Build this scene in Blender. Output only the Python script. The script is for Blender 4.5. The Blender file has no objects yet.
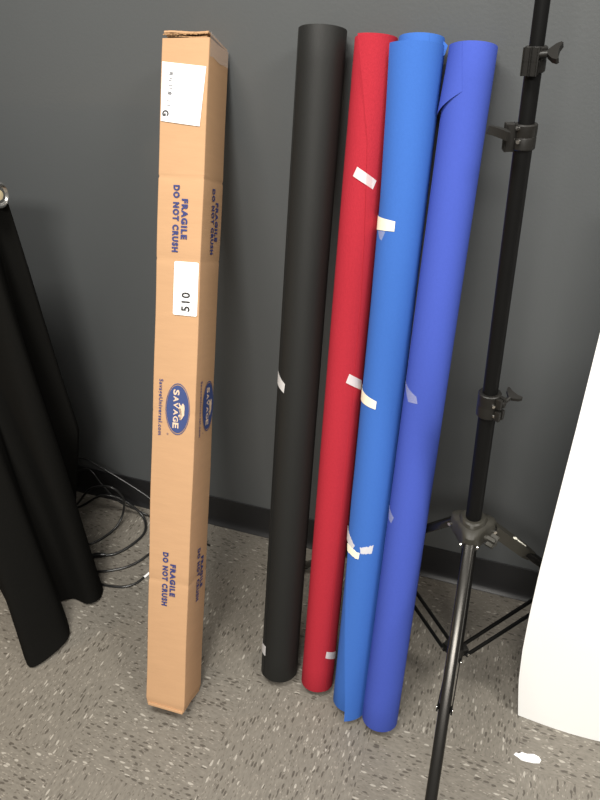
import bpy, bmesh, math, random
from math import sin, cos, pi, radians, sqrt
from mathutils import Vector, Matrix
random.seed(7)
C = bpy.context.scene.collection
sc = bpy.context.scene
V = Vector

# ------------------------------------------------------------------ camera
cam_data = bpy.data.cameras.new('camera')
cam = bpy.data.objects.new('camera', cam_data)
C.objects.link(cam)
fw = V((-0.31902036653032906, 0.7734548872321245, -0.5477166632078997))
rt = V((0.9340602279095845, 0.3544555464726399, -0.04350581814283195))
up = V((-0.1604914215039215, 0.525479593315976, 0.83553198660023))
M = Matrix((rt, up, -fw)).transposed().to_4x4()
M.translation = V((0.0, -1.2909376758793047, 1.416227750825028))
cam.matrix_world = M
cam_data.sensor_fit = 'VERTICAL'
cam_data.sensor_height = 36.0
cam_data.lens = 666.489 * 36.0 / 800.0
cam_data.clip_start = 0.02
sc.camera = cam

# ------------------------------------------------------------------ world, lights, exposure
w = bpy.data.worlds.new('room_ambient')
sc.world = w
w.use_nodes = True
w.node_tree.nodes['Background'].inputs[0].default_value = (1.0, 0.95, 0.88, 1)
w.node_tree.nodes['Background'].inputs[1].default_value = 0.16

def area(name, loc, target, sx, sy, power, col):
    l = bpy.data.lights.new(name, 'AREA')
    l.shape = 'RECTANGLE'; l.size = sx; l.size_y = sy; l.energy = power; l.color = col
    o = bpy.data.objects.new(name, l); C.objects.link(o)
    o.location = loc
    o.rotation_euler = (V(target) - V(loc)).to_track_quat('-Z', 'Y').to_euler()
    return o
area('ceiling_light_panel', (-0.65, -1.10, 2.62), (-0.65, -1.10, 0), 0.9, 0.45, 38, (1.0, 0.965, 0.90))
area('ceiling_light_panel', (1.25, -1.00, 2.62), (1.25, -1.00, 0), 0.9, 0.45, 38, (1.0, 0.965, 0.90))
area('ceiling_light_panel', (0.2, -3.2, 2.62), (0.2, -2.4, 0), 1.1, 0.55, 78, (1.0, 0.965, 0.90))
area('warm_glow_fill', (-1.75, -1.05, 0.75), (-1.1, -0.85, 0), 0.15, 0.15, 1.6, (1.0, 0.68, 0.38))  # unseen fill light, added for the warm glow on the left floor
sc.view_settings.view_transform = 'Standard'
sc.view_settings.look = 'None'
sc.view_settings.gamma = 1.0
sc.view_settings.use_curve_mapping = False
sc.view_settings.exposure = 0.50

# ------------------------------------------------------------------ materials
def mat(name, col, rough=0.6, metal=0.0, bump=0.0, bscale=200.0, var=0.0, vscale=20.0, alpha=1.0, spec=0.5, sheen=0.0, stretch=None):
    m = bpy.data.materials.new(name); m.use_nodes = True
    nt = m.node_tree; b = nt.nodes['Principled BSDF']
    b.inputs['Base Color'].default_value = (*col, 1)
    b.inputs['Roughness'].default_value = rough
    b.inputs['Metallic'].default_value = metal
    b.inputs['Specular IOR Level'].default_value = spec
    b.inputs['Alpha'].default_value = alpha
    if sheen: b.inputs['Sheen Weight'].default_value = sheen
    if bump or var:
        tc = nt.nodes.new('ShaderNodeTexCoord'); src = tc.outputs['Object']
        if stretch:
            mp = nt.nodes.new('ShaderNodeMapping'); mp.inputs['Scale'].default_value = stretch
            nt.links.new(src, mp.inputs[0]); src = mp.outputs[0]
    if bump:
        n = nt.nodes.new('ShaderNodeTexNoise'); n.inputs['Scale'].default_value = bscale; n.inputs['Detail'].default_value = 3
        nt.links.new(src, n.inputs['Vector'])
        bp = nt.nodes.new('ShaderNodeBump'); bp.inputs['Strength'].default_value = bump; bp.inputs['Distance'].default_value = 0.001
        nt.links.new(n.outputs[0], bp.inputs['Height']); nt.links.new(bp.outputs[0], b.inputs['Normal'])
    if var:
        n = nt.nodes.new('ShaderNodeTexNoise'); n.inputs['Scale'].default_value = vscale; n.inputs['Detail'].default_value = 4
        nt.links.new(src, n.inputs['Vector'])
        mx = nt.nodes.new('ShaderNodeMix'); mx.data_type = 'RGBA'
        mx.inputs[6].default_value = (*[c * (1 - var) for c in col], 1)
        mx.inputs[7].default_value = (*[min(1, c * (1 + var)) for c in col], 1)
        nt.links.new(n.outputs[0], mx.inputs[0]); nt.links.new(mx.outputs[2], b.inputs['Base Color'])
    return m

MW = mat("wall_paint", (0.084, 0.089, 0.091), 0.42, bump=0.25, bscale=160, var=0.05, vscale=3, spec=0.4)
MBB = mat('black_vinyl', (0.012, 0.012, 0.013), 0.42, bump=0.1, bscale=60)
MCARD = mat('cardboard', (0.450, 0.272, 0.150), 0.85, bump=0.25, bscale=90, var=0.07, vscale=26, spec=0.2, stretch=(0.6, 0.6, 3.0))
MCARDIN = mat('cardboard_edge', (0.30, 0.17, 0.08), 0.9, bump=0.5, bscale=300, var=0.3, vscale=150)
MLABEL = mat('label_paper', (0.86, 0.86, 0.87), 0.5, var=0.02, vscale=60)
MINK = mat('blue_ink', (0.022, 0.032, 0.14), 0.7, var=0.15, vscale=300)
MLOGO = mat('logo_blue', (0.030, 0.052, 0.165), 0.7, var=0.1, vscale=200)
MLOGOL = mat('logo_light', (0.62, 0.46, 0.33), 0.8, var=0.05, vscale=200)
MBLK = mat('black_ink', (0.02, 0.02, 0.02), 0.6, var=0.1, vscale=200)
MGREY = mat('grey_ink', (0.16, 0.16, 0.17), 0.6, var=0.4, vscale=400)
MPB = mat('paper_black', (0.0100, 0.0102, 0.0094), 0.6, bump=0.35, bscale=900, var=0.12, vscale=300, spec=0.30)
MPR = mat('paper_red', (0.345, 0.021, 0.034), 0.85, bump=0.5, bscale=400, var=0.12, vscale=250, spec=0.10)
MPC = mat('paper_bright_blue', (0.040, 0.122, 0.41), 0.85, bump=0.3, bscale=600, var=0.05, vscale=250, spec=0.10)
MPV = mat('paper_violet_blue', (0.050, 0.082, 0.375), 0.85, bump=0.3, bscale=600, var=0.05, vscale=250, spec=0.10)
MCORE = mat('grey_core_board', (0.32, 0.27, 0.21), 0.9, bump=0.2)
MTAPE = mat('clear_tape', (0.86, 0.84, 0.84), 0.35, alpha=0.48, var=0.05, vscale=120)
MTAPE2 = mat('glossy_clear_tape', (0.8, 0.8, 0.8), 0.2, alpha=0.13, var=0.1, vscale=120)
MMASK = mat('masking_tape', (0.82, 0.76, 0.60), 0.7, bump=0.4, bscale=400, var=0.05, vscale=120)
MST = mat('satin_black_metal', (0.005, 0.005, 0.005), 0.5, metal=0.0, var=0.1, vscale=30, spec=0.12)
MLEG = mat('black_anodised', (0.045, 0.043, 0.04), 0.26, metal=0.85, var=0.1, vscale=30)
MPL = mat('charcoal_plastic', (0.010, 0.0092, 0.008), 0.45, bump=0.15, bscale=300, spec=0.35)
MHUB = mat('grey_plastic', (0.032, 0.030, 0.024), 0.5, bump=0.15, bscale=300, spec=0.35)
MSCR = mat('bright_steel', (0.75, 0.73, 0.70), 0.22, metal=1.0, var=0.05, vscale=50)
MCREAM = mat('cream_plug', (0.62, 0.52, 0.33), 0.5, bump=0.1)
MFAB = mat('black_fabric', (0.0062, 0.0060, 0.0054), 0.95, bump=0.6, bscale=700, var=0.15, vscale=200, spec=0.05)
MCAB = mat('black_rubber', (0.012, 0.012, 0.012), 0.3, var=0.1, spec=0.6)
MWHITE = mat('white_board', (0.93, 0.93, 0.92), 0.45, var=0.01, vscale=3)
MSCRIPT = mat('pale_script', (0.7, 0.68, 0.6), 0.5, var=0.05)

def floor_mat():
    m = bpy.data.materials.new('vinyl_tile'); m.use_nodes = True
    nt = m.node_tree; L = nt.links.new; N = nt.nodes.new
    b = nt.nodes['Principled BSDF']
    tc = N('ShaderNodeTexCoord')
    off = N('ShaderNodeVectorMath'); off.operation = 'ADD'; off.inputs[1].default_value = (5.08, 5.03, 0); L(tc.outputs['Object'], off.inputs[0])
    sp = N('ShaderNodeSeparateXYZ'); L(off.outputs[0], sp.inputs[0])
    def math_(op, a, bb=None, c=None):
        n = N('ShaderNodeMath'); n.operation = op
        for i, x in enumerate((a, bb, c)):
            if x is None: continue
            if isinstance(x, (int, float)): n.inputs[i].default_value = x
            else: L(x, n.inputs[i])
        return n.outputs[0]
    T = 0.3048
    tx = math_('DIVIDE', sp.outputs[0], T); ty = math_('DIVIDE', sp.outputs[1], T)
    chk = math_('MODULO', math_('ADD', math_('FLOOR', tx), math_('FLOOR', ty)), 2.0)
    # chips elongated along one direction, turned a quarter from tile to tile
    ma = N('ShaderNodeMapping'); ma.inputs['Rotation'].default_value = (0, 0, radians(14)); ma.inputs['Scale'].default_value = (1.0, 2.9, 1)
    mb = N('ShaderNodeMapping'); mb.inputs['Rotation'].default_value = (0, 0, radians(-8)); mb.inputs['Scale'].default_value = (2.9, 1.0, 1)
    L(tc.outputs['Object'], ma.inputs[0]); L(tc.outputs['Object'], mb.inputs[0])
    mv = N('ShaderNodeMix'); mv.data_type = 'VECTOR'; L(chk, mv.inputs[0]); L(ma.outputs[0], mv.inputs[4]); L(mb.outputs[0], mv.inputs[5])
    nz = N('ShaderNodeTexNoise'); nz.inputs['Scale'].default_value = 60; L(mv.outputs[1], nz.inputs['Vector'])
    ds = N('ShaderNodeVectorMath'); ds.operation = 'MULTIPLY_ADD'; ds.inputs[1].default_value = (0.012,) * 3
    L(nz.outputs['Color'], ds.inputs[0]); L(mv.outputs[1], ds.inputs[2])
    def chips(scale, lo, hi, width):
        v = N('ShaderNodeTexVoronoi'); v.voronoi_dimensions = '2D'; v.inputs['Scale'].default_value = scale; v.inputs['Randomness'].default_value = 1.0
        L(ds.outputs[0], v.inputs['Vector'])
        s = N('ShaderNodeSeparateColor'); L(v.outputs['Color'], s.inputs[0])
        near = N('ShaderNodeMapRange'); near.inputs[1].default_value = width; near.inputs[2].default_value = width + 0.10
        near.inputs[3].default_value = 1; near.inputs[4].default_value = 0; L(v.outputs['Distance'], near.inputs[0])
        dk = math_('MULTIPLY', math_('LESS_THAN', s.outputs[0], lo), near.outputs[0])
        lt = math_('MULTIPLY', math_('GREATER_THAN', s.outputs[0], hi), near.outputs[0])
        return dk, lt, s.outputs[1]
    d1, l1, v1 = chips(54, 0.17, 0.945, 0.28)
    d2, l2, v2 = chips(120, 0.12, 0.88, 0.28)
    base = N('ShaderNodeTexNoise'); base.inputs['Scale'].default_value = 55; base.inputs['Detail'].default_value = 5; base.inputs['Roughness'].default_value = 0.7; L(mv.outputs[1], base.inputs['Vector'])
    ramp = N('ShaderNodeValToRGB'); L(base.outputs[0], ramp.inputs[0])
    ramp.color_ramp.elements[0].position = 0.3; ramp.color_ramp.elements[0].color = (0.130, 0.118, 0.100, 1)
    ramp.color_ramp.elements[1].position = 0.7; ramp.color_ramp.elements[1].color = (0.200, 0.183, 0.156, 1)
    col = ramp.outputs[0]
    def over(col, fac, c, k):
        mx = N('ShaderNodeMix'); mx.data_type = 'RGBA'; L(math_('MULTIPLY', fac, k), mx.inputs[0]); L(col, mx.inputs[6]); mx.inputs[7].default_value = (*c, 1)
        return mx.outputs[2]
    col = over(col, d2, (0.08, 0.068, 0.055), 0.65)
    col = over(col, l2, (0.33, 0.30, 0.26), 0.6)
    col = over(col, d1, (0.05, 0.042, 0.034), 0.75)
    col = over(col, l1, (0.40, 0.375, 0.33), 0.7)
    # hairline joints
    fx = math_('FRACT', tx); fy = math_('FRACT', ty)
    ex = math_('MINIMUM', fx, math_('SUBTRACT', 1.0, fx)); ey = math_('MINIMUM', fy, math_('SUBTRACT', 1.0, fy))
    seam = math_('LESS_THAN', math_('MINIMUM', ex, ey), 0.0022)
    col = over(col, seam, (0.12, 0.10, 0.085), 0.18)
    L(col, b.inputs['Base Color'])
    b.inputs['Roughness'].default_value = 0.42; b.inputs['Specular IOR Level'].default_value = 0.35
    bn = N('ShaderNodeTexNoise'); bn.inputs['Scale'].default_value = 25; L(tc.outputs['Object'], bn.inputs['Vector'])
    bp = N('ShaderNodeBump'); bp.inputs['Strength'].default_value = 0.25; bp.inputs['Distance'].default_value = 0.002
    L(bn.outputs[0], bp.inputs['Height']); L(bp.outputs[0], b.inputs['Normal'])
    return m
MF = floor_mat()

# ------------------------------------------------------------------ helpers
def obj(name, bm, m, parent=None, smooth=True):
    bmesh.ops.recalc_face_normals(bm, faces=bm.faces)
    me = bpy.data.meshes.new(name); bm.to_mesh(me); bm.free()
    for p in me.polygons: p.use_smooth = smooth
    me.materials.append(m)
    if smooth:
        me.set_sharp_from_angle(angle=radians(38))
    o = bpy.data.objects.new(name, me); C.objects.link(o)
    if parent: o.parent = parent
    return o
def tag(o, label, cat, group=None):
    o['label'] = label; o['category'] = cat
    if group: o['group'] = group
    return o
def thing(name, label, cat, loc=(0, 0, 0), group=None, rot=None):
    o = bpy.data.objects.new(name, None); C.objects.link(o); o.empty_display_size = 0.05
    if rot is not None:
        mm = rot.to_4x4(); mm.translation = V(loc); o.matrix_world = mm
    else: o.location = loc
    return tag(o, label, cat, group)
def struct(name, bm, m, smooth=False):
    o = obj(name, bm, m, None, smooth); o['kind'] = 'structure'; return o
def bm_new(): return bmesh.new()
def box(bm, c, s, rot=None, bev=0.0):
    r = bmesh.ops.create_cube(bm, size=1.0)
    vs = r['verts']
    for v in vs:
        p = V((v.co.x * s[0], v.co.y * s[1], v.co.z * s[2]))
        if rot is not None: p = rot @ p
        v.co = p + V(c)
    if bev:
        es = list({e for v in vs for e in v.link_edges})
        bmesh.ops.bevel(bm, geom=es, offset=bev, segments=2, affect='EDGES', profile=0.6)
def frame_of(d):
    d = V(d).normalized(); a = V((0, 0, 1)) if abs(d.z) < 0.9 else V((1, 0, 0))
    x = a.cross(d).normalized(); y = d.cross(x).normalized()
    return x, y, d
def cyl(bm, p0, p1, r0, r1=None, n=24, cap=True):
    r1 = r0 if r1 is None else r1
    p0 = V(p0); p1 = V(p1); x, y, _ = frame_of(p1 - p0)
    a = [bm.verts.new(p0 + (x * cos(2 * pi * i / n) + y * sin(2 * pi * i / n)) * r0) for i in range(n)]
    b = [bm.verts.new(p1 + (x * cos(2 * pi * i / n) + y * sin(2 * pi * i / n)) * r1) for i in range(n)]
    for i in range(n):
        j = (i + 1) % n; bm.faces.new((a[i], a[j], b[j], b[i]))
    if cap: bm.faces.new(a[::-1]); bm.faces.new(b)
def lathe(bm, o, d, prof, n=32):
    """prof: list of (radius, height along d); closed with caps"""
    o = V(o); x, y, z = frame_of(d); rings = []
    for r, h in prof:
        rings.append([bm.verts.new(o + z * h + (x * cos(2 * pi * i / n) + y * sin(2 * pi * i / n)) * max(r, 1e-5)) for i in range(n)])
    for a, b in zip(rings, rings[1:]):
        for i in range(n):
            j = (i + 1) % n; bm.faces.new((a[i], a[j], b[j], b[i]))
    bm.faces.new(rings[0][::-1]); bm.faces.new(rings[-1])
def catmull(pts, k=8, closed=False):
    P = [V(p) for p in pts]; out = []
    n = len(P)
    for i in range(n if closed else n - 1):
        p1, p2 = P[i], P[(i + 1) % n]
        p0 = P[i - 1] if (closed or i > 0) else p1 * 2 - p2
        p3 = P[(i + 2) % n] if (closed or i + 2 < n) else p2 * 2 - p1
        for j in range(k):
            t = j / k
            out.append(0.5 * ((2 * p1) + (p2 - p0) * t + (2 * p0 - 5 * p1 + 4 * p2 - p3) * t * t + (3 * p1 - p0 - 3 * p2 + p3) * t ** 3))
    if not closed: out.append(P[-1])
    return out
def sweep(bm, pts, r, n=10):
    pts = [V(p) for p in pts]; rings = []
    t0 = (pts[1] - pts[0]).normalized(); x, y, _ = frame_of(t0)
    for i, p in enumerate(pts):
        t = (pts[min(i + 1, len(pts) - 1)] - pts[max(i - 1, 0)]).normalized()
        x = (x - t * x.dot(t)).normalized(); y = t.cross(x)
        rr = r(i / (len(pts) - 1)) if callable(r) else r
        rings.append([bm.verts.new(p + (x * cos(2 * pi * k / n) + y * sin(2 * pi * k / n)) * rr) for k in range(n)])
    for a, b in zip(rings, rings[1:]):
        for k in range(n):
            j = (k + 1) % n; bm.faces.new((a[k], a[j], b[j], b[k]))
    bm.faces.new(rings[0][::-1]); bm.faces.new(rings[-1])
def sheet(bm, grid, th, nrm):
    """grid[i][j] points -> closed thin sheet; nrm(i,j) gives direction of the thickness"""
    A = [[bm.verts.new(V(p)) for p in row] for row in grid]
    B = [[bm.verts.new(V(p) + V(nrm(i, j)) * th) for j, p in enumerate(row)] for i, row in enumerate(grid)]
    R, K = len(grid), len(grid[0])
    for i in range(R - 1):
        for j in range(K - 1):
            bm.faces.new((A[i][j], A[i][j + 1], A[i + 1][j + 1], A[i + 1][j]))
            bm.faces.new((B[i][j], B[i + 1][j], B[i + 1][j + 1], B[i][j + 1]))
    for i in range(R - 1):
        for j in (0, K - 1): bm.faces.new((A[i][j], A[i + 1][j], B[i + 1][j], B[i][j]))
    for j in range(K - 1):
        for i in (0, R - 1): bm.faces.new((A[i][j], A[i][j + 1], B[i][j + 1], B[i][j]))
def prism(bm, outline, place, th):
    """outline: 2-D points; place(x,y,h)->3-D"""
    a = [bm.verts.new(place(x, y, 0)) for x, y in outline]; b = [bm.verts.new(place(x, y, th)) for x, y in outline]
    n = len(a); bm.faces.new(a[::-1]); bm.faces.new(b)
    for i in range(n): bm.faces.new((a[i], a[(i + 1) % n], b[(i + 1) % n], b[i]))
def lerp_table(tab, x):
    if x <= tab[0][0]: return tab[0][1]
    for (a, p), (b, q) in zip(tab, tab[1:]):
        if x <= b: return p + (q - p) * (x - a) / (b - a)
    return tab[-1][1]
def text_bm(bm, body, size, width, place, bold=0.0, shear=0.0, space=1.0, th=0.0004):
    """letters laid out along local x, 0..width, cap height = size; place(x, y, h) -> 3-D"""
    cu = bpy.data.curves.new('letters', 'FONT'); cu.body = body; cu.size = 1.0; cu.offset = bold; cu.shear = shear; cu.space_character = space
    cu.resolution_u = 3
    to = bpy.data.objects.new('letters', cu); C.objects.link(to)
    dg = bpy.context.evaluated_depsgraph_get(); dg.update()
    me = bpy.data.meshes.new_from_object(to.evaluated_get(dg))
    t = bmesh.new(); t.from_mesh(me)
    bpy.data.objects.remove(to); bpy.data.curves.remove(cu); bpy.data.meshes.remove(me)
    xs = [v.co.x for v in t.verts]; x0, x1 = min(xs), max(xs)
    sx = width / (x1 - x0); sy = size / 0.70
    mp = {}
    for v in t.verts: mp[v] = bm.verts.new(place((v.co.x - x0) * sx, v.co.y * sy, th))
    for f in t.faces:
        try: bm.faces.new([mp[v] for v in f.verts])
        except ValueError: pass
    t.free()

# ------------------------------------------------------------------ the setting
bm = bm_new(); box(bm, (-0.4, -2.2, -0.05), (9.0, 4.6, 0.1)); struct('floor', bm, MF)
bm = bm_new(); box(bm, (-0.4, 0.06, 1.4), (9.0, 0.12, 2.8)); struct('wall_back', bm, MW)
bm = bm_new()
prof = [(0.0, 0.104), (-0.0035, 0.103), (-0.0042, 0.09), (-0.0045, 0.03), (-0.0055, 0.018), (-0.009, 0.009), (-0.0145, 0.004), (-0.0165, 0.0015), (-0.0165, 0.0), (0.0, 0.0)]
segs = [-4.9 + 0.35 * i for i in range(27)]
rings = [[bm.verts.new((x, y, z)) for y, z in prof] for x in segs]
for a, b_ in zip(rings, rings[1:]):
    for k in range(len(prof)):
        j = (k + 1) % len(prof); bm.faces.new((a[k], a[j], b_[j], b_[k]))
bm.faces.new(rings[0]); bm.faces.new(rings[-1][::-1])
struct('baseboard_back', bm, MBB, True)

# ------------------------------------------------------------------ long cardboard box leaning on the wall
u = V((-0.0251, 0.3763, 0.9262)).normalized(); a = V((0.9975, 0.0708, -0.0017)); a = (a - u * a.dot(u)).normalized(); b = u.cross(a)
W, D, H = 0.0913, 0.0904, 1.3798
o0 = V((-0.6933, -0.6104, 0.0343))                     # lower front left corner
rot = Matrix((a, b, u)).transposed()
bx = thing('cardboard_box', 'tall narrow brown cardboard box leaning upright against the grey wall', 'box', o0 + V((0, 0, 0.0005)), rot=rot)
bm = bm_new()
def wob(v, k): return 0.0007 * sin(v * 9 + k * 1.7) + 0.0004 * sin(v * 23 + k)
vs_ = [0.0, 0.006, 0.014]
v = 0.014
creases = {0.308: 0.0009, 0.986: 0.0006, 1.139: 0.0010, 0.682: 0.0004}
allv = sorted(set([0.0, 0.004, 0.013, 0.018] + [i * 0.045 + 0.02 for i in range(30)] + [c + d for c in creases for d in (-0.004, 0, 0.004)] + [H - 0.012, H - 0.006, H]))
allv = [x for x in allv if x <= H]
rr = 0.0022
def ringpts(v):
    ins = 0.0
    for c, dep in creases.items():
        if abs(v - c) < 0.001: ins = dep
    if v < 0.005: ins = 0.0022
    if abs(v - 0.013) < 0.001: ins = 0.0004
    pts = []
    cs = [(0, 0, 225), (W, 0, 315), (W, D, 45), (0, D, 135)]
    for k, (cx, cy, ang) in enumerate(cs):
        sx = 1 if cx == 0 else -1; sy = 1 if cy == 0 else -1
        ccx = cx + sx * (rr + ins) + wob(v, k) - (0.0022 + 0.0010 * sin(pi * v / H) if cx == 0 else -0.0004); ccy = cy + sy * (rr + ins) + wob(v, k + 5) * 0.6
        for t in (-45, -15, 15, 45):
            an = radians(ang + t); pts.append((ccx + rr * cos(an), ccy + rr * sin(an)))
        # a mid point on the panel towards the next corner, slightly dished
        nx, ny, _ = cs[(k + 1) % 4]
        mx, my = (cx + nx) / 2, (cy + ny) / 2
        dish = 0.0008 + ins
        mx += (0 if cy == ny else (-dish if cx > 0 else dish)); my += (0 if cx == nx else (-dish if cy > 0 else dish))
        pts.append((mx, my))
    return pts
T = 0.0035
outer = [[bm.verts.new((x, y, v)) for x, y in ringpts(v)] for v in allv]
n = len(outer[0])
for r1, r2 in zip(outer, outer[1:]):
    for k in range(n):
        j = (k + 1) % n; bm.faces.new((r1[k], r1[j], r2[j], r2[k]))
def inset(p): return (p[0] + (W / 2 - p[0]) * T / (W / 2), p[1] + (D / 2 - p[1]) * T / (D / 2))
it = [bm.verts.new((*inset(p), H)) for p in ringpts(H)]
ib = [bm.verts.new((*inset(p), H - 0.05)) for p in ringpts(H)]
for k in range(n):
    j = (k + 1) % n
    bm.faces.new((outer[-1][k], outer[-1][j], it[j], it[k])); bm.faces.new((it[k], it[j], ib[j], ib[k]))
bm.faces.new(ib); bm.faces.new(outer[0][::-1])
obj('box_body', bm, MCARD, bx)
# bottom flap edge peeking below the tape fold
bm = bm_new(); box(bm, (W / 2 + 0.001, 0.0012, 0.0015), (W * 0.93, 0.005, 0.006), Matrix.Rotation(radians(1.2), 3, 'Y'), 0.0008)
obj('bottom_flap', bm, MCARD, bx)
# top flaps, a little sprung: free edges stand proud at the front
def flap(name, m, y0, z0, y1, z1, x0, x1, th, jag=0.0):
    bm = bm_new(); g = []
    K = 26
    for i in range(4):
        t = i / 3; row = []
        for k in range(K):
            s = k / (K - 1)
            j = jag * (random.random() - 0.5) if i == 3 else 0
            row.append((x0 + (x1 - x0) * s, y0 + (y1 - y0) * t + j, z0 + (z1 - z0) * t + 0.0015 * sin(s * 5 + t) + j * 0.6))
        g.append(row)
    sheet(bm, g, th, lambda i, j: (0, 0, 1))
    return obj(name, bm, m, bx, False)
flap('inner_flap', MCARDIN, D - 0.002, H + 0.0005, 0.004, H + 0.0025, 0.005, W - 0.005, 0.002, 0.002)
flap('top_flap', MCARD, D - 0.001, H + 0.0030, 0.002, H + 0.0085, 0.001, W - 0.002, 0.0032, 0.0015)['label'] = 'sprung top flap with torn brown edge'
# torn paper along the raised edge
bm = bm_new()
for k in range(16):
    x = 0.003 + k * (W - 0.008) / 15
    box(bm, (x, 0.0005 + 0.0006 * random.random(), H + 0.0062 + 0.0008 * random.random()), (0.0065 + 0.003 * random.random(), 0.0012, 0.0012 + 0.0018 * random.random()), Matrix.Rotation(random.uniform(-0.3, 0.3), 3, 'Y'))
obj('torn_edge', bm, MCARDIN, bx, False)
# clear tape over the top right edge
bm = bm_new(); g = []
for i in range(6):
    t = i / 5
    g.append([(W + 0.0012, 0.004 + t * (D - 0.006), H - 0.03 + 0.002 * sin(t * 9)), (W + 0.0014, 0.004 + t * (D - 0.006), H + 0.0005 + 0.010 * (1 - t)), (W - 0.004, 0.004 + t * (D - 0.006), H + 0.006 + 0.006 * (1 - t))])
sheet(bm, g, 0.0003, lambda i, j: (1, 0, 0.3)); obj('sealing_tape', bm, MTAPE2, bx)

def front(u0, v0, du=(0, -1), dv=(1, 0)):      # text start, baseline dir, letter-up dir on the front panel
    return lambda x, y, h: V((u0 + du[0] * x + dv[0] * y, -0.0004 - h, v0 + du[1] * x + dv[1] * y))
def side(u0, v0, du=(0, -1), dv=(1, 0)):
    return lambda x, y, h: V((W + 0.0010 + h, u0 + du[0] * x + dv[0] * y, v0 + du[1] * x + dv[1] * y))
for P, uo in ((front, 0.0), (side, 0.010)):
    for vt in (1.124, 0.3755):
        bm = bm_new()
        tl = 0.0035
        text_bm(bm, 'FRAGILE', 0.0115, 0.0745, P(0.0490 + uo, vt - 0.0245), bold=0.055, shear=0.0, space=1.26)
        text_bm(bm, 'DO NOT CRUSH', 0.0115, 0.124, P(0.0310 + uo, vt), bold=0.055, shear=0.0, space=1.26)
        obj('warning_print', bm, MINK, bx, False)['label'] = 'blue printed words fragile do not crush'
    bm = bm_new(); text_bm(bm, 'SavageUniversal.com', 0.0080, 0.117, P(0.0115 + uo, 0.748), bold=0.02, space=1.15)
    obj('website_print', bm, MINK, bx, False)
    # oval logo
    ec, er, ez = 0.0535 + uo * 0.8, 0.0270, 0.0535
    pl = P(ec, 0.690, (0, -1), (1, 0))
    def ov(k, R): return (ez * R * cos(2 * pi * k / 64), er * R * sin(2 * pi * k / 64))
    bm = bm_new()
    for R0, R1 in ((1.0, 0.965), (0.925, 0.0)):
        for k in range(64):
            p = [pl(*ov(k, R0), 0.0003), pl(*ov(k + 1, R0), 0.0003)]
            if R1: p += [pl(*ov(k + 1, R1), 0.0003), pl(*ov(k, R1), 0.0003)]
            else: p += [pl(0, 0, 0.0003)]
            bm.faces.new([bm.verts.new(q) for q in p])
    bmesh.ops.remove_doubles(bm, verts=bm.verts, dist=1e-6)
    lg = obj('logo_print', bm, MLOGO, bx, False)
    bm = bm_new()
    # SAVAGE on a gentle arch, larger end letters
    word = 'SAVAGE'
    hs = [0.0125, 0.0105, 0.0095, 0.0095, 0.0105, 0.0125]; xs = [-0.0405, -0.0270, -0.0140, 0.0005, 0.0145, 0.0280]
    ys = [-0.0065, -0.0060, -0.0055, -0.0055, -0.0060, -0.0065]
    for ch, h_, x_, y_ in zip(word, hs, xs, ys):
        q = (lambda x_, y_: (lambda x, y, h: pl(x + x_, y + y_, h + 0.0003)))(x_, y_ - 0.003)
        text_bm(bm, ch, h_, 0.0118, q, bold=0.03)
    obj('logo_lettering', bm, MLOGOL, lg, False)
    # prowling big cat above the letters
    cat = [(-0.014, 0.0045), (-0.0105, 0.0055), (-0.0085, 0.0095), (-0.0125, 0.0100), (-0.0135, 0.0125), (-0.010, 0.0150), (-0.004, 0.0158), (0.004, 0.0150), (0.010, 0.0155), (0.0150, 0.0120), (0.0185, 0.0105), (0.0215, 0.0075), (0.0200, 0.0050), (0.0175, 0.0060), (0.0185, 0.0080), (0.0160, 0.0095), (0.0130, 0.0070), (0.0150, 0.0030), (0.0120, 0.0020), (0.0095, 0.0065), (0.0030, 0.0085), (-0.0020, 0.0085), (-0.0030, 0.0045), (-0.0015, 0.0020), (-0.0045, 0.0020), (-0.0065, 0.0050), (-0.0085, 0.0030), (-0.0125, 0.0025)]
    bm = bm_new(); bm.faces.new([bm.verts.new(pl(x, y, 0.0010)) for x, y in cat]); bmesh.ops.triangulate(bm, faces=bm.faces)
    obj('logo_cat', bm, MLOGOL, lg, False)
    bm = bm_new(); text_bm(bm, '®', 0.004, 0.004, P(ec - 0.023, 0.690 - 0.052), bold=0.0); obj('registered_mark', bm, MINK, lg, False)

# stickers
def fp(x, y, h): return V((x, -0.0009 - h, y))
bm = bm_new(); prism(bm, [(0.0004, 1.2375), (0.0795, 1.2290), (0.0885, 1.3310), (0.0004, 1.3400)], fp, 0.0005)
lab = obj('shipping_label', bm, MLABEL, bx, False); lab['label'] = 'white shipping label near the top'
bm = bm_new()
text_bm(bm, 'G', 0.0120, 0.0105, lambda x, y, h: V((0.0040 + y, -0.0019, 1.2565 - x)), bold=0.05); obj('bold_letter', bm, MBLK, lab, False)
bm = bm_new()
random.seed(3)
for vv, n_ in ((1.3225, 3), (1.3120, 1), (1.3085, 1), (1.3000, 1), (1.2955, 1), (1.2890, 2), (1.2850, 1), (1.2735, 1), (1.2660, 1)):
    for q in range(n_):
        ww = random.uniform(0.006, 0.009); x0 = 0.0150 - (1.3225 - vv) * 0.08 + random.uniform(0, 0.002); y_ = vv - q * 0.0021
        prism(bm, [(x0, y_), (x0 + ww, y_ - 0.0008), (x0 + ww, y_ - 0.0024), (x0, y_ - 0.0016)], lambda x, y, h: V((x, -0.0017 - h, y)), 0.0002)
obj('printed_lines', bm, MGREY, lab, False)
bm = bm_new()
def rrect(x0, x1, y0, y1, r):
    out = []
    for cx, cy, a0 in ((x1 - r, y1 - r, 0), (x0 + r, y1 - r, 90), (x0 + r, y0 + r, 180), (x1 - r, y0 + r, 270)):
        for k in range(5): out.append((cx + r * cos(radians(a0 + k * 22.5)), cy + r * sin(radians(a0 + k * 22.5))))
    return out
prism(bm, rrect(0.0370, 0.0885, 0.8800, 0.9830, 0.0035), fp, 0.0005)
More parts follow.
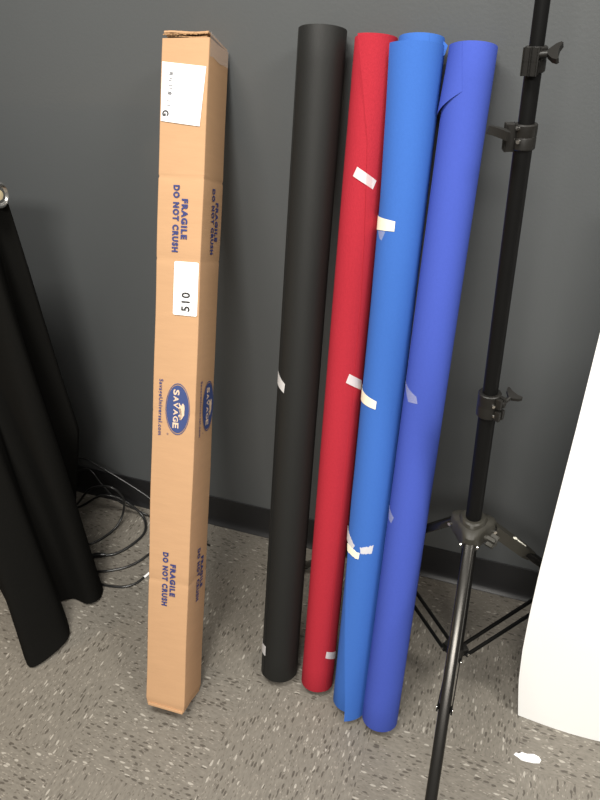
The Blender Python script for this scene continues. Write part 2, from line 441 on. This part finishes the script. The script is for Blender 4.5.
lot = obj('number_sticker', bm, MLABEL, bx, False); lot['label'] = 'white rounded sticker printed 510'
bm = bm_new(); text_bm(bm, '510', 0.0170, 0.0370, lambda x, y, h: V((0.0720 - y, -0.0019, 0.8880 + x)), bold=0.03, space=1.15)
obj('sticker_number', bm, MBLK, lot, False)

# ------------------------------------------------------------------ rolls of background paper
tubes = [
 ((-0.44957, -0.42545, 0.0125), (-0.43470, -0.04486, 1.31883), 0.04286),
 ((-0.35495, -0.42304, 0.0111), (-0.34121, -0.03923, 1.30298), 0.03723),
 ((-0.2675, -0.4450, 0.0120), (-0.26174, -0.04040, 1.30325), 0.03840),
 ((-0.1925, -0.4665, 0.0130), (-0.17486, -0.04173, 1.29023), 0.0388)]
def make_roll(i, m, label, seam, step, flip=False):
    b0, b1, R = tubes[i]; b0 = V(b0) + V((0, 0.006, 0)); b1 = V(b1); ax = (b1 - b0); L = ax.length; ax.normalize()
    X = V((1, 0, 0)); X = (X - ax * X.dot(ax)).normalized(); Y = ax.cross(X)
    rt_ = Matrix((X, Y, ax)).transposed()
    t = thing('paper_roll', label, 'paper roll', b0, 'rolls of background paper leaning on the wall', rot=rt_)
    N = 96; bm = bm_new(); rings = []
    vs = [0, 0.0015] + [L * k / 24 for k in range(1, 24)] + [L - 0.0015, L]
    for q, v in enumerate(vs):
        sa = radians(lerp_table(seam, v)); ring = []
        end = 0.0007 if q in (0, len(vs) - 1) else 0.0
        for k in range(N + 1):
            f = k / N
            ph = sa + 2 * pi * f
            r = R - step * (f if flip else 1 - f) - end + 0.0003 * sin(3 * ph + v * 4)
            ring.append((r * cos(ph), r * sin(ph), v))
        rings.append([bm.verts.new(p) for p in ring])
    for r1, r2 in zip(rings, rings[1:]):
        for k in range(N + 1):
            j = (k + 1) % (N + 1); bm.faces.new((r1[k], r1[j], r2[j], r2[k]))
    # wound layers at both ends: a shallow stepped spiral face down to the core
    Ri = 0.0262
    for ring, v, s in ((rings[0], 0, 1), (rings[-1], L, -1)):
        prev = ring
        for st in range(1, 5):
            rad = R - 0.001 + (Ri - R + 0.001) * st / 4
            sa = math.atan2(ring[0].co.y, ring[0].co.x)
            cur = [bm.verts.new((rad * cos(sa + 2 * pi * k / N), rad * sin(sa + 2 * pi * k / N), v + s * 0.0006 * (st % 2))) for k in range(N + 1)]
            for k in range(N):
                bm.faces.new((prev[k], prev[k + 1], cur[k + 1], cur[k]))
            prev = cur
    obj('rolled_paper', bm, m, t)
    bm = bm_new()
    n = 48; rs = [(0.0260, 0.0015), (0.0260, L - 0.0015), (0.0235, L - 0.0015), (0.0235, 0.0015)]
    rg = [[bm.verts.new((r * cos(2 * pi * k / n), r * sin(2 * pi * k / n), z)) for k in range(n)] for r, z in rs]
    for q in range(4):
        A, B = rg[q], rg[(q + 1) % 4]
        for k in range(n): bm.faces.new((A[k], A[(k + 1) % n], B[(k + 1) % n], B[k]))
    obj('cardboard_core', bm, MCORE, t)
    return t, R, L
def patch(t, name, m, corners, R, nu=14, nv=5, th=0.00025, lift=None, label=None, jag=0):
    """corners (angle deg, v) : a->b along the length of the strip, d->c the other long side"""
    (a0, va), (a1, vb), (a2, vc), (a3, vd) = corners
    g = []; nr = []
    for i in range(nv + 1):
        s = i / nv; row = []; nrow = []
        for j in range(nu + 1):
            tt = j / nu
            if jag and j in (0, nu): tt += random.uniform(-jag, jag)
            ang = radians((a0 * (1 - tt) + a1 * tt) * (1 - s) + (a3 * (1 - tt) + a2 * tt) * s)
            vv = (va * (1 - tt) + vb * tt) * (1 - s) + (vd * (1 - tt) + vc * tt) * s
            if jag and i in (0, nv): vv += random.uniform(-jag, jag) * 0.05
            rr_ = (R(ang, vv) if callable(R) else R) + (lift(tt, s) if lift else 0)
            row.append((rr_ * cos(ang), rr_ * sin(ang), vv)); nrow.append((cos(ang), sin(ang), 0))
        g.append(row); nr.append(nrow)
    bm = bm_new(); sheet(bm, g, th, lambda i, j: nr[i][j])
    o = obj(name, bm, m, t)
    if label: o['label'] = label
    return o

t, R, L = make_roll(0, MPB, 'black paper roll, leftmost of the leaning paper rolls', [(0, -128), (0.7, -132), (1.36, -150)], 0.0010)
patch(t, 'tape_strip', MTAPE, [(-152, 0.742), (-109, 0.722), (-111, 0.703), (-150, 0.716)], R + 0.0006)
patch(t, 'tape_strip', MTAPE, [(-170, 0.083), (-122, 0.086), (-122, 0.060), (-168, 0.060)], R + 0.0006)

t, R, L = make_roll(1, MPR, 'red paper roll standing between the black roll and the bright blue roll', [(0, -42), (0.7, -44), (0.91, -47), (1.015, -55), (1.18, -72), (1.25, -92), (1.348, -122)], 0.0012, True)
seam_r = [(0.90, -47), (1.015, -55), (1.18, -72), (1.25, -92), (1.348, -122)]
g = []; nr = []
for i in range(31):
    v = 0.93 + (L + 0.001 - 0.93) * i / 30; row = []; nrow = []; k = i / 30
    for j in range(25):
        tt = j / 24; e = lerp_table(seam_r, v); an = radians(e + (10 - e) * tt)
        r_ = R - 0.0004 + (0.0006 + 0.0004 * 1) * min(1, k * 3) * (1 - tt) + 0.0045 * max(0, (k - 0.72) / 0.28) ** 1.6 * (1 - tt) ** 3
        row.append((r_ * cos(an), r_ * sin(an), v)); nrow.append((cos(an), sin(an), 0))
    g.append(row); nr.append(nrow)
bm = bm_new(); sheet(bm, g, 0.0004, lambda i, j: nr[i][j]); obj('loose_sheet', bm, MPR, t)
patch(t, 'tape_strip', MTAPE, [(-103, 1.121), (-45, 1.101), (-36, 1.116), (-93, 1.137)], R + 0.0008)
patch(t, 'tape_strip', MTAPE, [(-70, 0.742), (-12, 0.724), (-14, 0.744), (-62, 0.760)], R + 0.0008)
patch(t, 'tape_strip', MTAPE, [(-52, 0.096), (0, 0.079), (-2, 0.099), (-50, 0.113)], R + 0.0008)

t, R2, L2 = make_roll(2, MPC, 'bright blue paper roll with a loose outer sheet, right of the red roll', [(0, -60), (1.36, -60)], 0.0004)
edge2 = [(-0.02, -86), (0.04, -89), (0.20, -110), (0.40, -138), (0.52, -158), (0.70, -163), (1.0, -163), (1.2, -155), (1.36, -148)]
lift2 = [(-0.02, 0.0120), (0.04, 0.0115), (0.20, 0.0080), (0.40, 0.0035), (0.55, 0.0012), (0.9, 0.0012), (1.1, 0.0035), (1.25, 0.0100), (1.36, 0.0165)]
def sheet_r(ang, v):
    e = lerp_table(edge2, v); l = lerp_table(lift2, v); a_ = math.degrees(ang)
    f = max(0.0, min(1.0, (20 - a_) / (20 - e)))
    return R2 + 0.0012 + l * f ** 2.2
g = []; nr = []
NV, NU = 44, 40
for i in range(NV + 1):
    row = []; nrow = []
    for j in range(NU + 1):
        tt = j / NU
        v0_ = -0.013 * tt ** 0.7; v = v0_ + i / NV * (L2 - 0.013 - v0_)
        e = lerp_table(edge2, v); an = radians(20 + (e - 20) * tt)
        r_ = sheet_r(an, v)
        row.append((r_ * cos(an), r_ * sin(an), v)); nrow.append((cos(an), sin(an), 0))
    g.append(row); nr.append(nrow)
bm = bm_new(); sheet(bm, g, 0.0005, lambda i, j: nr[i][j]); obj('loose_sheet', bm, MPC, t)
for cs, m_, nm, jg in (
    ([(-190, 1.0640), (-94, 1.0545), (-94, 1.0375), (-180, 1.0370)], MMASK, 'masking_tape', 0.0),
    ([(-150, 1.036), (-118, 1.036), (-128, 1.020), (-136, 1.022)], MTAPE2, 'clear_tape', 0.0),
    ([(-185, 0.7430), (-93, 0.7240), (-94, 0.7080), (-166, 0.7150)], MMASK, 'masking_tape', 0.0),
    ([(-142, 0.4080), (-95, 0.3990), (-97, 0.3840), (-138, 0.3910)], MMASK, 'masking_tape', 0.02),
    ([(-158, 0.4420), (-112, 0.4120), (-118, 0.4010), (-152, 0.4130)], MTAPE, 'clear_tape', 0.02),
    ([(-96, 0.4120), (-58, 0.4210), (-62, 0.4020), (-92, 0.3990)], MTAPE, 'clear_tape', 0.03)):
    patch(t, nm, m_, cs, lambda a_, v_: sheet_r(a_, v_) + (0.0012 if m_ is MMASK else 0.0008), 16, 5, 0.0003, jag=jg)
bm = bm_new(); prism(bm, [(0.0370, L2 - 0.030), (0.0425, L2 - 0.027), (0.0455, L2 - 0.013), (0.0375, L2 - 0.006)], lambda x, y, h: V((x, -0.006 - h, y)), 0.0005)
obj('torn_corner', bm, MPC, t, False)

t, R, L = make_roll(3, MPV, 'violet blue paper roll, rightmost of the leaning paper rolls', [(0, -170), (1.36, -172)], 0.0006)
patch(t, 'torn_flap', MPV, [(-170, 1.236), (-95, 1.2695), (-112, L - 0.001), (-178, L - 0.001)], R, 20, 12, 0.0005,
      lambda tt, s: -0.0004 + 0.0012 * (1 - tt) ** 0.5 + 0.0055 * (1 - s) ** 1.5 * (1 - tt) ** 1.1)
patch(t, 'clear_tape', MTAPE2, [(-160, 0.772), (-104, 0.752), (-98, 0.739), (-128, 0.738)], R + 0.0009)
patch(t, 'clear_tape', MTAPE2, [(-160, 0.516), (-124, 0.500), (-132, 0.486), (-148, 0.490)], R + 0.0009)

# ------------------------------------------------------------------ light stand
SX, SY = -0.059, -0.335
A0 = radians(-87.76)
st = thing('light_stand', 'black telescopic tripod light stand in front of the wall, right of the paper rolls', 'light stand', (SX, SY, 0))
def pole(z0, z1, r):
    bm = bm_new(); lathe(bm, (0, 0, z0), (0, 0, 1), [(r - 0.001, 0), (r, 0.001), (r, z1 - z0 - 0.001), (r - 0.001, z1 - z0)], 40); return obj('pole_section', bm, MST, st)
pole(0.150, 0.800, 0.0142); pole(0.780, 1.215, 0.0122); pole(1.19, 1.310, 0.0105); pole(1.28, 1.95, 0.0090)
bm = bm_new(); lathe(bm, (0, 0, 1.95), (0, 0, 1), [(0.0085, 0), (0.0085, 0.012), (0.0055, 0.014), (0.0055, 0.022), (0.008, 0.024), (0.008, 0.034), (0.006, 0.037)], 32); obj('mounting_spigot', bm, MSCR, st)
# hub
bm = bm_new()
def tri(phi, r, amp): 
    c = (cos(3 * (phi - A0)) + 1) / 2
    return r + amp * c ** 1.6
N = 96; rings = []
for r, amp, z in ((0.0165, 0.0, 0.545), (0.020, 0.0, 0.5455), (0.0225, 0.002, 0.543), (0.0235, 0.004, 0.536), (0.0270, 0.0125, 0.5330), (0.0290, 0.0160, 0.528), (0.0295, 0.0170, 0.505), (0.0285, 0.0160, 0.497), (0.024, 0.008, 0.492), (0.019, 0.0, 0.488), (0.018, 0.0, 0.478), (0.0165, 0.0, 0.476)):
    rings.append([bm.verts.new((tri(2 * pi * k / N, r, amp) * cos(2 * pi * k / N), tri(2 * pi * k / N, r, amp) * sin(2 * pi * k / N), z)) for k in range(N)])
rings.append([bm.verts.new((0.0138 * cos(2 * pi * k / N), 0.0138 * sin(2 * pi * k / N), 0.476)) for k in range(N)])
rings.append([bm.verts.new((0.0138 * cos(2 * pi * k / N), 0.0138 * sin(2 * pi * k / N), 0.545)) for k in range(N)])
for q in range(len(rings)):
    r1, r2 = rings[q], rings[(q + 1) % len(rings)]
    for k in range(N): bm.faces.new((r1[k], r1[(k + 1) % N], r2[(k + 1) % N], r2[k]))
hub = obj('tripod_hub', bm, MHUB, st)
# wing knob on the hub, between the front and the right leg
kd = V((cos(A0 + radians(62)), sin(A0 + radians(62)), 0))
bm = bm_new(); cyl(bm, kd * 0.024 + V((0, 0, 0.512)), kd * 0.043 + V((0, 0, 0.512)), 0.006, 0.005)
kx, ky, kz = frame_of(kd)
for s in range(4):
    an = s * pi / 2 + 0.5; dd = kx * cos(an) + ky * sin(an)
    box(bm, kd * 0.044 + dd * 0.007 + V((0, 0, 0.512)), (0.010, 0.006, 0.014), Matrix((dd, kx * -sin(an) + ky * cos(an), kd)).transposed(), 0.0012)
obj('locking_knob', bm, MHUB, hub)
# lower collar
bm = bm_new(); lathe(bm, (0, 0, 0.128), (0, 0, 1), [(0.0145, 0), (0.0165, 0.002), (0.0165, 0.036), (0.0150, 0.039)], 40)
for k in range(3):
    an = A0 + k * 2 * pi / 3; d = V((cos(an), sin(an), 0))
    box(bm, d * 0.020 + V((0, 0, 0.147)), (0.014, 0.018, 0.020), Matrix.Rotation(an, 3, 'Z'), 0.002)
obj('lower_collar', bm, MPL, st)
for k in range(3):
    an = A0 + k * 2 * pi / 3; d = V((cos(an), sin(an), 0)); sd = V((-sin(an), cos(an), 0))
    Pv = d * 0.040 + V((0, 0, 0.509)); F = d * 0.510 + V((0, 0, 0.016))
    ld = (F - Pv).normalized(); ln = sd.cross(ld)
    rm = Matrix((sd, ln, ld)).transposed()
    bm = bm_new()
    # flattened tube section, rounded
    Lg = (F - Pv).length; n = 28; rg = []
    for h in (-0.006, -0.003, Lg - 0.012, Lg - 0.010):
        sh = 0.9 if h in (-0.006, Lg - 0.010) else 1.0
        rg.append([bm.verts.new(Pv + ld * h + sd * (0.0105 * sh * math.copysign(abs(cos(2 * pi * q / n)) ** 0.7, cos(2 * pi * q / n))) + ln * (0.0085 * sh * math.copysign(abs(sin(2 * pi * q / n)) ** 0.7, sin(2 * pi * q / n)))) for q in range(n)])
    for r1, r2 in zip(rg, rg[1:]):
        for q in range(n): bm.faces.new((r1[q], r1[(q + 1) % n], r2[(q + 1) % n], r2[q]))
    bm.faces.new(rg[0][::-1]); bm.faces.new(rg[-1])
    leg = obj('leg', bm, MLEG, st)
    bm = bm_new(); sweep(bm, [F - ld * 0.02, F - ld * 0.004, F + ld * 0.006, F + ld * 0.0085], lambda t_: 0.0115 - 0.003 * t_, 20); obj('rubber_foot', bm, MPL, leg)
    for s in (-1, 1):
        bm = bm_new(); cyl(bm, Pv + sd * s * 0.0135, Pv + sd * s * 0.0165, 0.0035); obj('pivot_bolt', bm, MSCR, hub)
    J = Pv + (F - Pv) * 0.4228; Cc = d * 0.024 + V((0, 0, 0.148))
    bd = (J - Cc); Lb = bd.length; bd.normalize(); bn = sd.cross(bd)
    bm = bm_new()
    for s in (-1, 1):
        box(bm, (Cc + J) / 2 + sd * s * 0.0125, (0.0018, 0.0105, Lb + 0.014), Matrix((sd, bn, bd)).transposed(), 0.0006)
    br = obj('brace', bm, MST, st)
    for p in (Cc, J):
        for s in (-1, 1):
            bm = bm_new(); cyl(bm, p + sd * s * 0.0125, p + sd * s * 0.0150, 0.0026); obj('rivet', bm, MSCR, br)
    bm = bm_new(); box(bm, J - (ln if ln.z > 0 else -ln) * 0.0065, (0.0232, 0.0070, 0.008), rm, 0.001); obj('leg_bracket', bm, MST, leg)
    if k == 1:
        bm = bm_new(); wd = lambda h: 0.0118 if h < 0.11 else 0.0118 - (h - 0.11) * 0.30
        tp = [[Pv + ld * h + sd * wd(h) * cx + ln * 0.0105 * cy for cx, cy in ((-1, -1), (1, -1), (1, 1), (-1, 1))] for h in (0.004, 0.05, 0.11, 0.140)]
        tp = [[bm.verts.new(p) for p in r_] for r_ in tp]
        for r1, r2 in zip(tp, tp[1:]):
            for q in range(4): bm.faces.new((r1[q], r1[(q + 1) % 4], r2[(q + 1) % 4], r2[q]))
        bm.faces.new(tp[0][::-1]); bm.faces.new(tp[-1])
        obj('leg_sleeve', bm, MHUB, leg, False)['label'] = 'grey sleeve at the top of the leg'
    if k == 1:
        # pale script mark on the upper side of the right leg
        bm = bm_new()
        O_ = Pv + ld * 0.055 + (ln if ln.z > 0 else -ln) * 0.0108
        nn = ln if ln.z > 0 else -ln
        nn = nn.normalized(); sg = -sd
        pts = [(0.000, 0.004), (0.003, 0.0065), (0.004, 0.001), (0.008, 0.000), (0.011, 0.003), (0.0135, 0.001), (0.017, -0.0015), (0.018, -0.005), (0.0145, -0.0045), (0.020, 0.001), (0.024, 0.003), (0.026, -0.001), (0.030, 0.002), (0.033, -0.001), (0.037, 0.002), (0.041, 0.000), (0.046, 0.002)]
        P3 = [O_ + ld * x + sg * (y + 0.002) + nn * 0.0002 for x, y in pts]
        sweep(bm, catmull(P3, 5), 0.0010, 8)
        obj('leg_script', bm, MSCRIPT, leg)['label'] = 'pale script lettering on the leg'
# height clamps
def clamp(z, R, H_, lug_az, hd_az, hd_tilt, wing_roll, screws, wth=0.0034):
    bm = bm_new()
    lathe(bm, (0, 0, z - H_ / 2), (0, 0, 1), [(R - 0.0015, 0), (R, 0.0015), (R, H_ * 0.45), (R - 0.0006, H_ * 0.5), (R, H_ * 0.55), (R, H_ - 0.0015), (R - 0.0015, H_)], 40)
    la = radians(lug_az); d = V((cos(la), sin(la), 0)); sd = V((-sin(la), cos(la), 0))
    for s in (-1, 1):
        for dz in (-0.28, 0.25):
            box(bm, d * (R + 0.004) + sd * s * 0.0046 + V((0, 0, z + H_ * dz)), (0.010, 0.0068, H_ * 0.42), Matrix.Rotation(la, 3, 'Z'), 0.0018)
    cl = obj('height_clamp', bm, MPL, st)
    ha = radians(hd_az); h = V((cos(ha) * cos(hd_tilt), sin(ha) * cos(hd_tilt), sin(hd_tilt)))
    start = d * (R + 0.005) + V((0, 0, z + H_ * 0.22))
    bm = bm_new(); cyl(bm, start, start + h * 0.019, 0.0042, 0.0036); 
    x, y, zz = frame_of(h)
    x2 = x * cos(wing_roll) + y * sin(wing_roll); y2 = -x * sin(wing_roll) + y * cos(wing_roll)
    o_ = start + h * 0.019
    out = [(-0.004, 0), (-0.0125, 0.007), (-0.0155, 0.0125), (-0.0135, 0.0150), (-0.006, 0.0125), (0.006, 0.0125), (0.0135, 0.0150), (0.0155, 0.0125), (0.0125, 0.007), (0.004, 0)]
    a_ = [bm.verts.new(o_ + x2 * px + h * py - y2 * wth) for px, py in out]; b_ = [bm.verts.new(o_ + x2 * px + h * py + y2 * wth) for px, py in out]
    bm.faces.new(a_[::-1]); bm.faces.new(b_)
    for q in range(len(out)): bm.faces.new((a_[q], a_[(q + 1) % len(out)], b_[(q + 1) % len(out)], b_[q]))
    obj('wing_handle', bm, MPL, cl)
    for az, dz in screws:
        sa = radians(az); dd = V((cos(sa), sin(sa), 0)); base = dd * (R - 0.001) + V((0, 0, z + dz))
        bm = bm_new(); cyl(bm, base, base + dd * 0.0035, 0.0030, 0.0026, 16); obj('clamp_screw', bm, MSCR, cl)
    return cl
clamp(0.797, 0.0185, 0.044, -30, 55, 0.25, 0.25, [(-62, 0.006), (-52, -0.014)])
clamp(1.215, 0.0152, 0.032, -165, -110, 0.10, -0.2, [(-122, 0.012), (-112, -0.004), (-150, -0.013)], 0.0052)
clamp(1.305, 0.0140, 0.029, -100, -8, 0.10, 0.55, [(-50, 0.006), (-112, -0.010)])

# ------------------------------------------------------------------ white curved sheet at the right
g = []; nr = []
NV, NU = 40, 36
for i in range(NV + 1):
    z = 0.0010 + 1.15 * i / NV; row = []; nrow = []
    xl = lerp_table([(0, 0.0925), (0.05, 0.086), (0.11, 0.0785), (0.2, 0.0735), (0.3, 0.0725), (0.42, 0.0735), (0.75, 0.083), (0.93, 0.087), (1.2, 0.092)], z)
    for j in range(NU + 1):
        s = j / NU; x = xl + s * (0.72 - xl)
        y = -0.343 - 0.007 * sin(min(1, (x - 0.09) / 0.22) * pi) + 0.16 * max(0, x - 0.28) ** 1.5 + 0.06 * z
        row.append((x, y, z)); nrow.append((0, 1, 0))
    g.append(row); nr.append(nrow)
bm = bm_new(); sheet(bm, g, 0.0025, lambda i, j: nr[i][j])
tag(obj('white_board', bm, MWHITE), 'large blank white curved board standing on the floor at the right edge', 'board')

# ------------------------------------------------------------------ torn scrap on the floor
bm = bm_new()
sc_o = [(-0.029, 0.004), (-0.024, 0.009), (-0.019, 0.0065), (-0.012, 0.0105), (0.000, 0.0085), (0.012, 0.0095), (0.022, 0.0055), (0.0255, -0.001), (0.0215, -0.008), (0.010, -0.0095), (-0.006, -0.008), (-0.015, -0.0065), (-0.021, -0.001), (-0.0255, 0.0015)]
top = [bm.verts.new((x, y, 0.0012 + 0.0014 * abs(sin(x * 130)))) for x, y in sc_o]; bot = [bm.verts.new((x, y, 0.0002)) for x, y in sc_o]
bm.faces.new(top); bm.faces.new(bot[::-1])
for k in range(len(sc_o)): bm.faces.new((bot[k], bot[(k + 1) % len(sc_o)], top[(k + 1) % len(sc_o)], top[k]))
o = tag(obj('paper_scrap', bm, MLABEL, None, False), 'small torn white paper scrap lying on the speckled floor', 'paper scrap')
o.location = (0.122, -0.434, 0); o.rotation_euler = (0, 0, radians(12))

# ------------------------------------------------------------------ chrome rod with black curtain
ry, rz = -0.25, 1.052
rack = thing('curtain_stand', 'chrome crossbar stand holding the black drape at the left edge', 'stand', (-1.62, ry, 0))
rk = V((-1.62, ry, 0))
bm = bm_new(); cyl(bm, V((-2.4, ry, rz)) - rk, V((-1.060, ry, rz)) - rk, 0.0155, n=32); obj('crossbar', bm, MSCR, rack)
bm = bm_new(); lathe(bm, V((-1.078, ry, rz)) - rk, (1, 0, 0), [(0.0165, 0), (0.021, 0.002), (0.025, 0.008), (0.0265, 0.013), (0.0255, 0.018), (0.0215, 0.021), (0.0160, 0.018), (0.0140, 0.014)], 48)
ec_ = obj('end_cap', bm, MSCR, rack)
bm = bm_new(); lathe(bm, V((-1.072, ry, rz)) - rk, (1, 0, 0), [(0.0125, 0), (0.0125, 0.009), (0.010, 0.012), (0.003, 0.013)], 40); obj('cap_plug', bm, MCREAM, ec_)['label'] = 'cream round plug in the chrome end cap'
bm = bm_new(); cyl(bm, (-0.3, 0.10, 0.01), (-0.3, 0.0, 1.05), 0.014, n=24); obj('upright', bm, MSCR, rack)
bm = bm_new(); box(bm, (-0.3, 0.10, 0.006), (0.34, 0.20, 0.012), None, 0.003); obj('base_plate', bm, MST, rack)

hem = [(-2.3, -0.40), (-2.1, -0.28), (-1.95, -0.42), (-1.75, -0.38), (-1.52, -0.31), (-1.30, -0.42), (-1.14, -0.52), (-1.062, -0.592), (-1.022, -0.600), (-0.992, -0.515), (-1.035, -0.462), (-1.085, -0.425), (-1.065, -0.392), (-1.008, -0.400), (-0.996, -0.366), (-1.03, -0.320), (-1.16, -0.275), (-1.205, -0.235), (-1.215, -0.175), (-1.250, -0.140), (-1.30, -0.165)]
topc = [(-2.3, -0.262), (-2.1, -0.238), (-1.95, -0.264), (-1.75, -0.262), (-1.58, -0.238), (-1.45, -0.266), (-1.405, -0.276), (-1.375, -0.284), (-1.345, -0.284), (-1.315, -0.276), (-1.290, -0.262), (-1.265, -0.258), (-1.215, -0.270), (-1.135, -0.288), (-1.105, -0.280), (-1.105, -0.262), (-1.115, -0.238), (-1.105, -0.226), (-1.075, -0.226), (-1.080, -0.222), (-1.10, -0.222)]
mid = []   # at z = 0.40, slight extra fullness of the end fold so its edge hangs plumb
hs_, ts_ = catmull([(x, y, 0) for x, y in hem], 7), catmull([(x, y, 0) for x, y in topc], 7)
NV = 40; g = []; nr = []
for i in range(NV + 1):
    f = i / NV; z = 0.006 + (rz - 0.012) * f; row = []
    for j, (h_, t_) in enumerate(zip(hs_, ts_)):
        e = f ** 0.92
        p = h_ * (1 - e) + t_ * e
        s = j / (len(hs_) - 1)
        if s > 0.84:                       # end fold
            k = min(1, (s - 0.84) / 0.05)
            bul = (1 - f) * min(1, f / 0.40) ** 1.7
            p = p + V((0.122, 0.0, 0)) * bul * k
        p = p + V((0, 0.002 * sin(9 * f + s * 40), 0))
        zz = z if i else 0.004 + 0.006 * (0.5 + 0.5 * sin(s * 60))
        row.append((p.x, p.y, zz))
    g.append(row)
# carry the cloth over the rod
for k in range(1, 7):
    an = pi * k / 6; row = []
    for (x, y, z) in g[NV]:
        off = y - ry
        sgn = -1 if off < 0 else 1
        rr_ = max(0.0185, abs(off)); row.append((x, ry + sgn * rr_ * cos(an), rz + 0.0185 * sin(an) * 1.15))
    g.append(row)
def nrm(i, j):
    p0 = V(g[i][max(j - 1, 0)]); p1 = V(g[i][min(j + 1, len(g[i]) - 1)]); q0 = V(g[max(i - 1, 0)][j]); q1 = V(g[min(i + 1, len(g) - 1)][j])
    n_ = (p1 - p0).cross(q1 - q0)
    return n_.normalized() if n_.length > 1e-9 else V((0, 0, 1))
bm = bm_new(); sheet(bm, g, 0.0015, nrm)
tag(obj('black_drape', bm, MFAB), 'folded black fabric drape hanging to the floor at the left edge', 'curtain')

# ------------------------------------------------------------------ cables on the floor behind the drape
def cable(pts, r, label, name='power_cable'):
    bm = bm_new(); sweep(bm, catmull(pts, 10), r, 10)
    return tag(obj(name, bm, MCAB), label, 'cable', 'cables coiled on the floor beside the drape')
cz = 0.0045
c1 = cable([(-1.30, -0.10, cz), (-1.262, -0.095, 0.035), (-1.19, -0.10, 0.118), (-1.115, -0.10, 0.145), (-1.085, -0.09, 0.105), (-1.095, -0.09, 0.045), (-1.105, -0.128, 0.010), (-1.130, -0.190, cz), (-1.165, -0.220, cz), (-1.24, -0.235, cz), (-1.32, -0.22, cz)], 0.0036, 'black cable looping up highest nearest the baseboard and back under the drape')
c2 = cable([(-1.33, -0.15, cz), (-1.25, -0.10, 0.03), (-1.16, -0.085, 0.088), (-1.10, -0.065, 0.06), (-1.050, -0.062, 0.012), (-1.014, -0.112, cz), (-1.022, -0.171, cz), (-1.045, -0.214, cz), (-1.070, -0.232, cz + 0.001)], 0.0040, 'thicker black cable ending in a plug, curling between drape and box')
bm = bm_new(); d_ = V((-1.0, -0.42, 0)).normalized(); p_ = V((-1.070, -0.232, 0.008))
cyl(bm, p_, p_ + d_ * 0.012, 0.0050, 0.0075, 16); cyl(bm, p_ + d_ * 0.012, p_ + d_ * 0.034, 0.0075, 0.0075, 16); cyl(bm, p_ + d_ * 0.034, p_ + d_ * 0.044, 0.0055, 0.0055, 16)
obj('cable_plug', bm, MCAB, c2)
cable([(-1.16, -0.275, cz), (-1.07, -0.293, cz), (-1.003, -0.263, cz), (-0.968, -0.224, cz), (-0.945, -0.170, cz), (-0.90, -0.11, cz), (-0.84, -0.09, cz)], 0.0036, 'black cable running across the floor from the drape to behind the box')
c4 = cable([(-1.12, -0.300, cz), (-1.03, -0.326, cz), (-0.965, -0.319, cz), (-0.932, -0.297, cz), (-0.919, -0.266, cz)], 0.0033, 'black cable with a small white tip, nearest the front of the coil')
bm = bm_new(); cyl(bm, (-0.9195, -0.268, cz), (-0.914, -0.250, cz), 0.0036, 0.0036, 16); cyl(bm, (-0.914, -0.250, cz), (-0.912, -0.243, cz), 0.0028, 0.0024, 16); obj('white_tip', bm, MLABEL, c4)['label'] = 'white connector tip'
cable([(-1.36, -0.09, 0.03), (-1.33, -0.07, 0.11), (-1.29, -0.055, 0.165), (-1.235, -0.05, 0.185), (-1.175, -0.05, 0.165), (-1.11, -0.05, 0.135), (-1.01, -0.055, 0.085), (-0.94, -0.07, 0.03), (-0.88, -0.08, cz), (-0.80, -0.10, cz)], 0.0030, 'thin black cable arching in front of the baseboard towards the box')
cable([(-1.35, -0.13, cz), (-1.31, -0.10, 0.07), (-1.26, -0.08, 0.14), (-1.205, -0.07, 0.165), (-1.165, -0.075, 0.12), (-1.12, -0.07, 0.06), (-1.06, -0.05, 0.015), (-1.0, -0.06, cz), (-0.95, -0.10, cz)], 0.0026, 'thin black cable arching low behind the other loops')
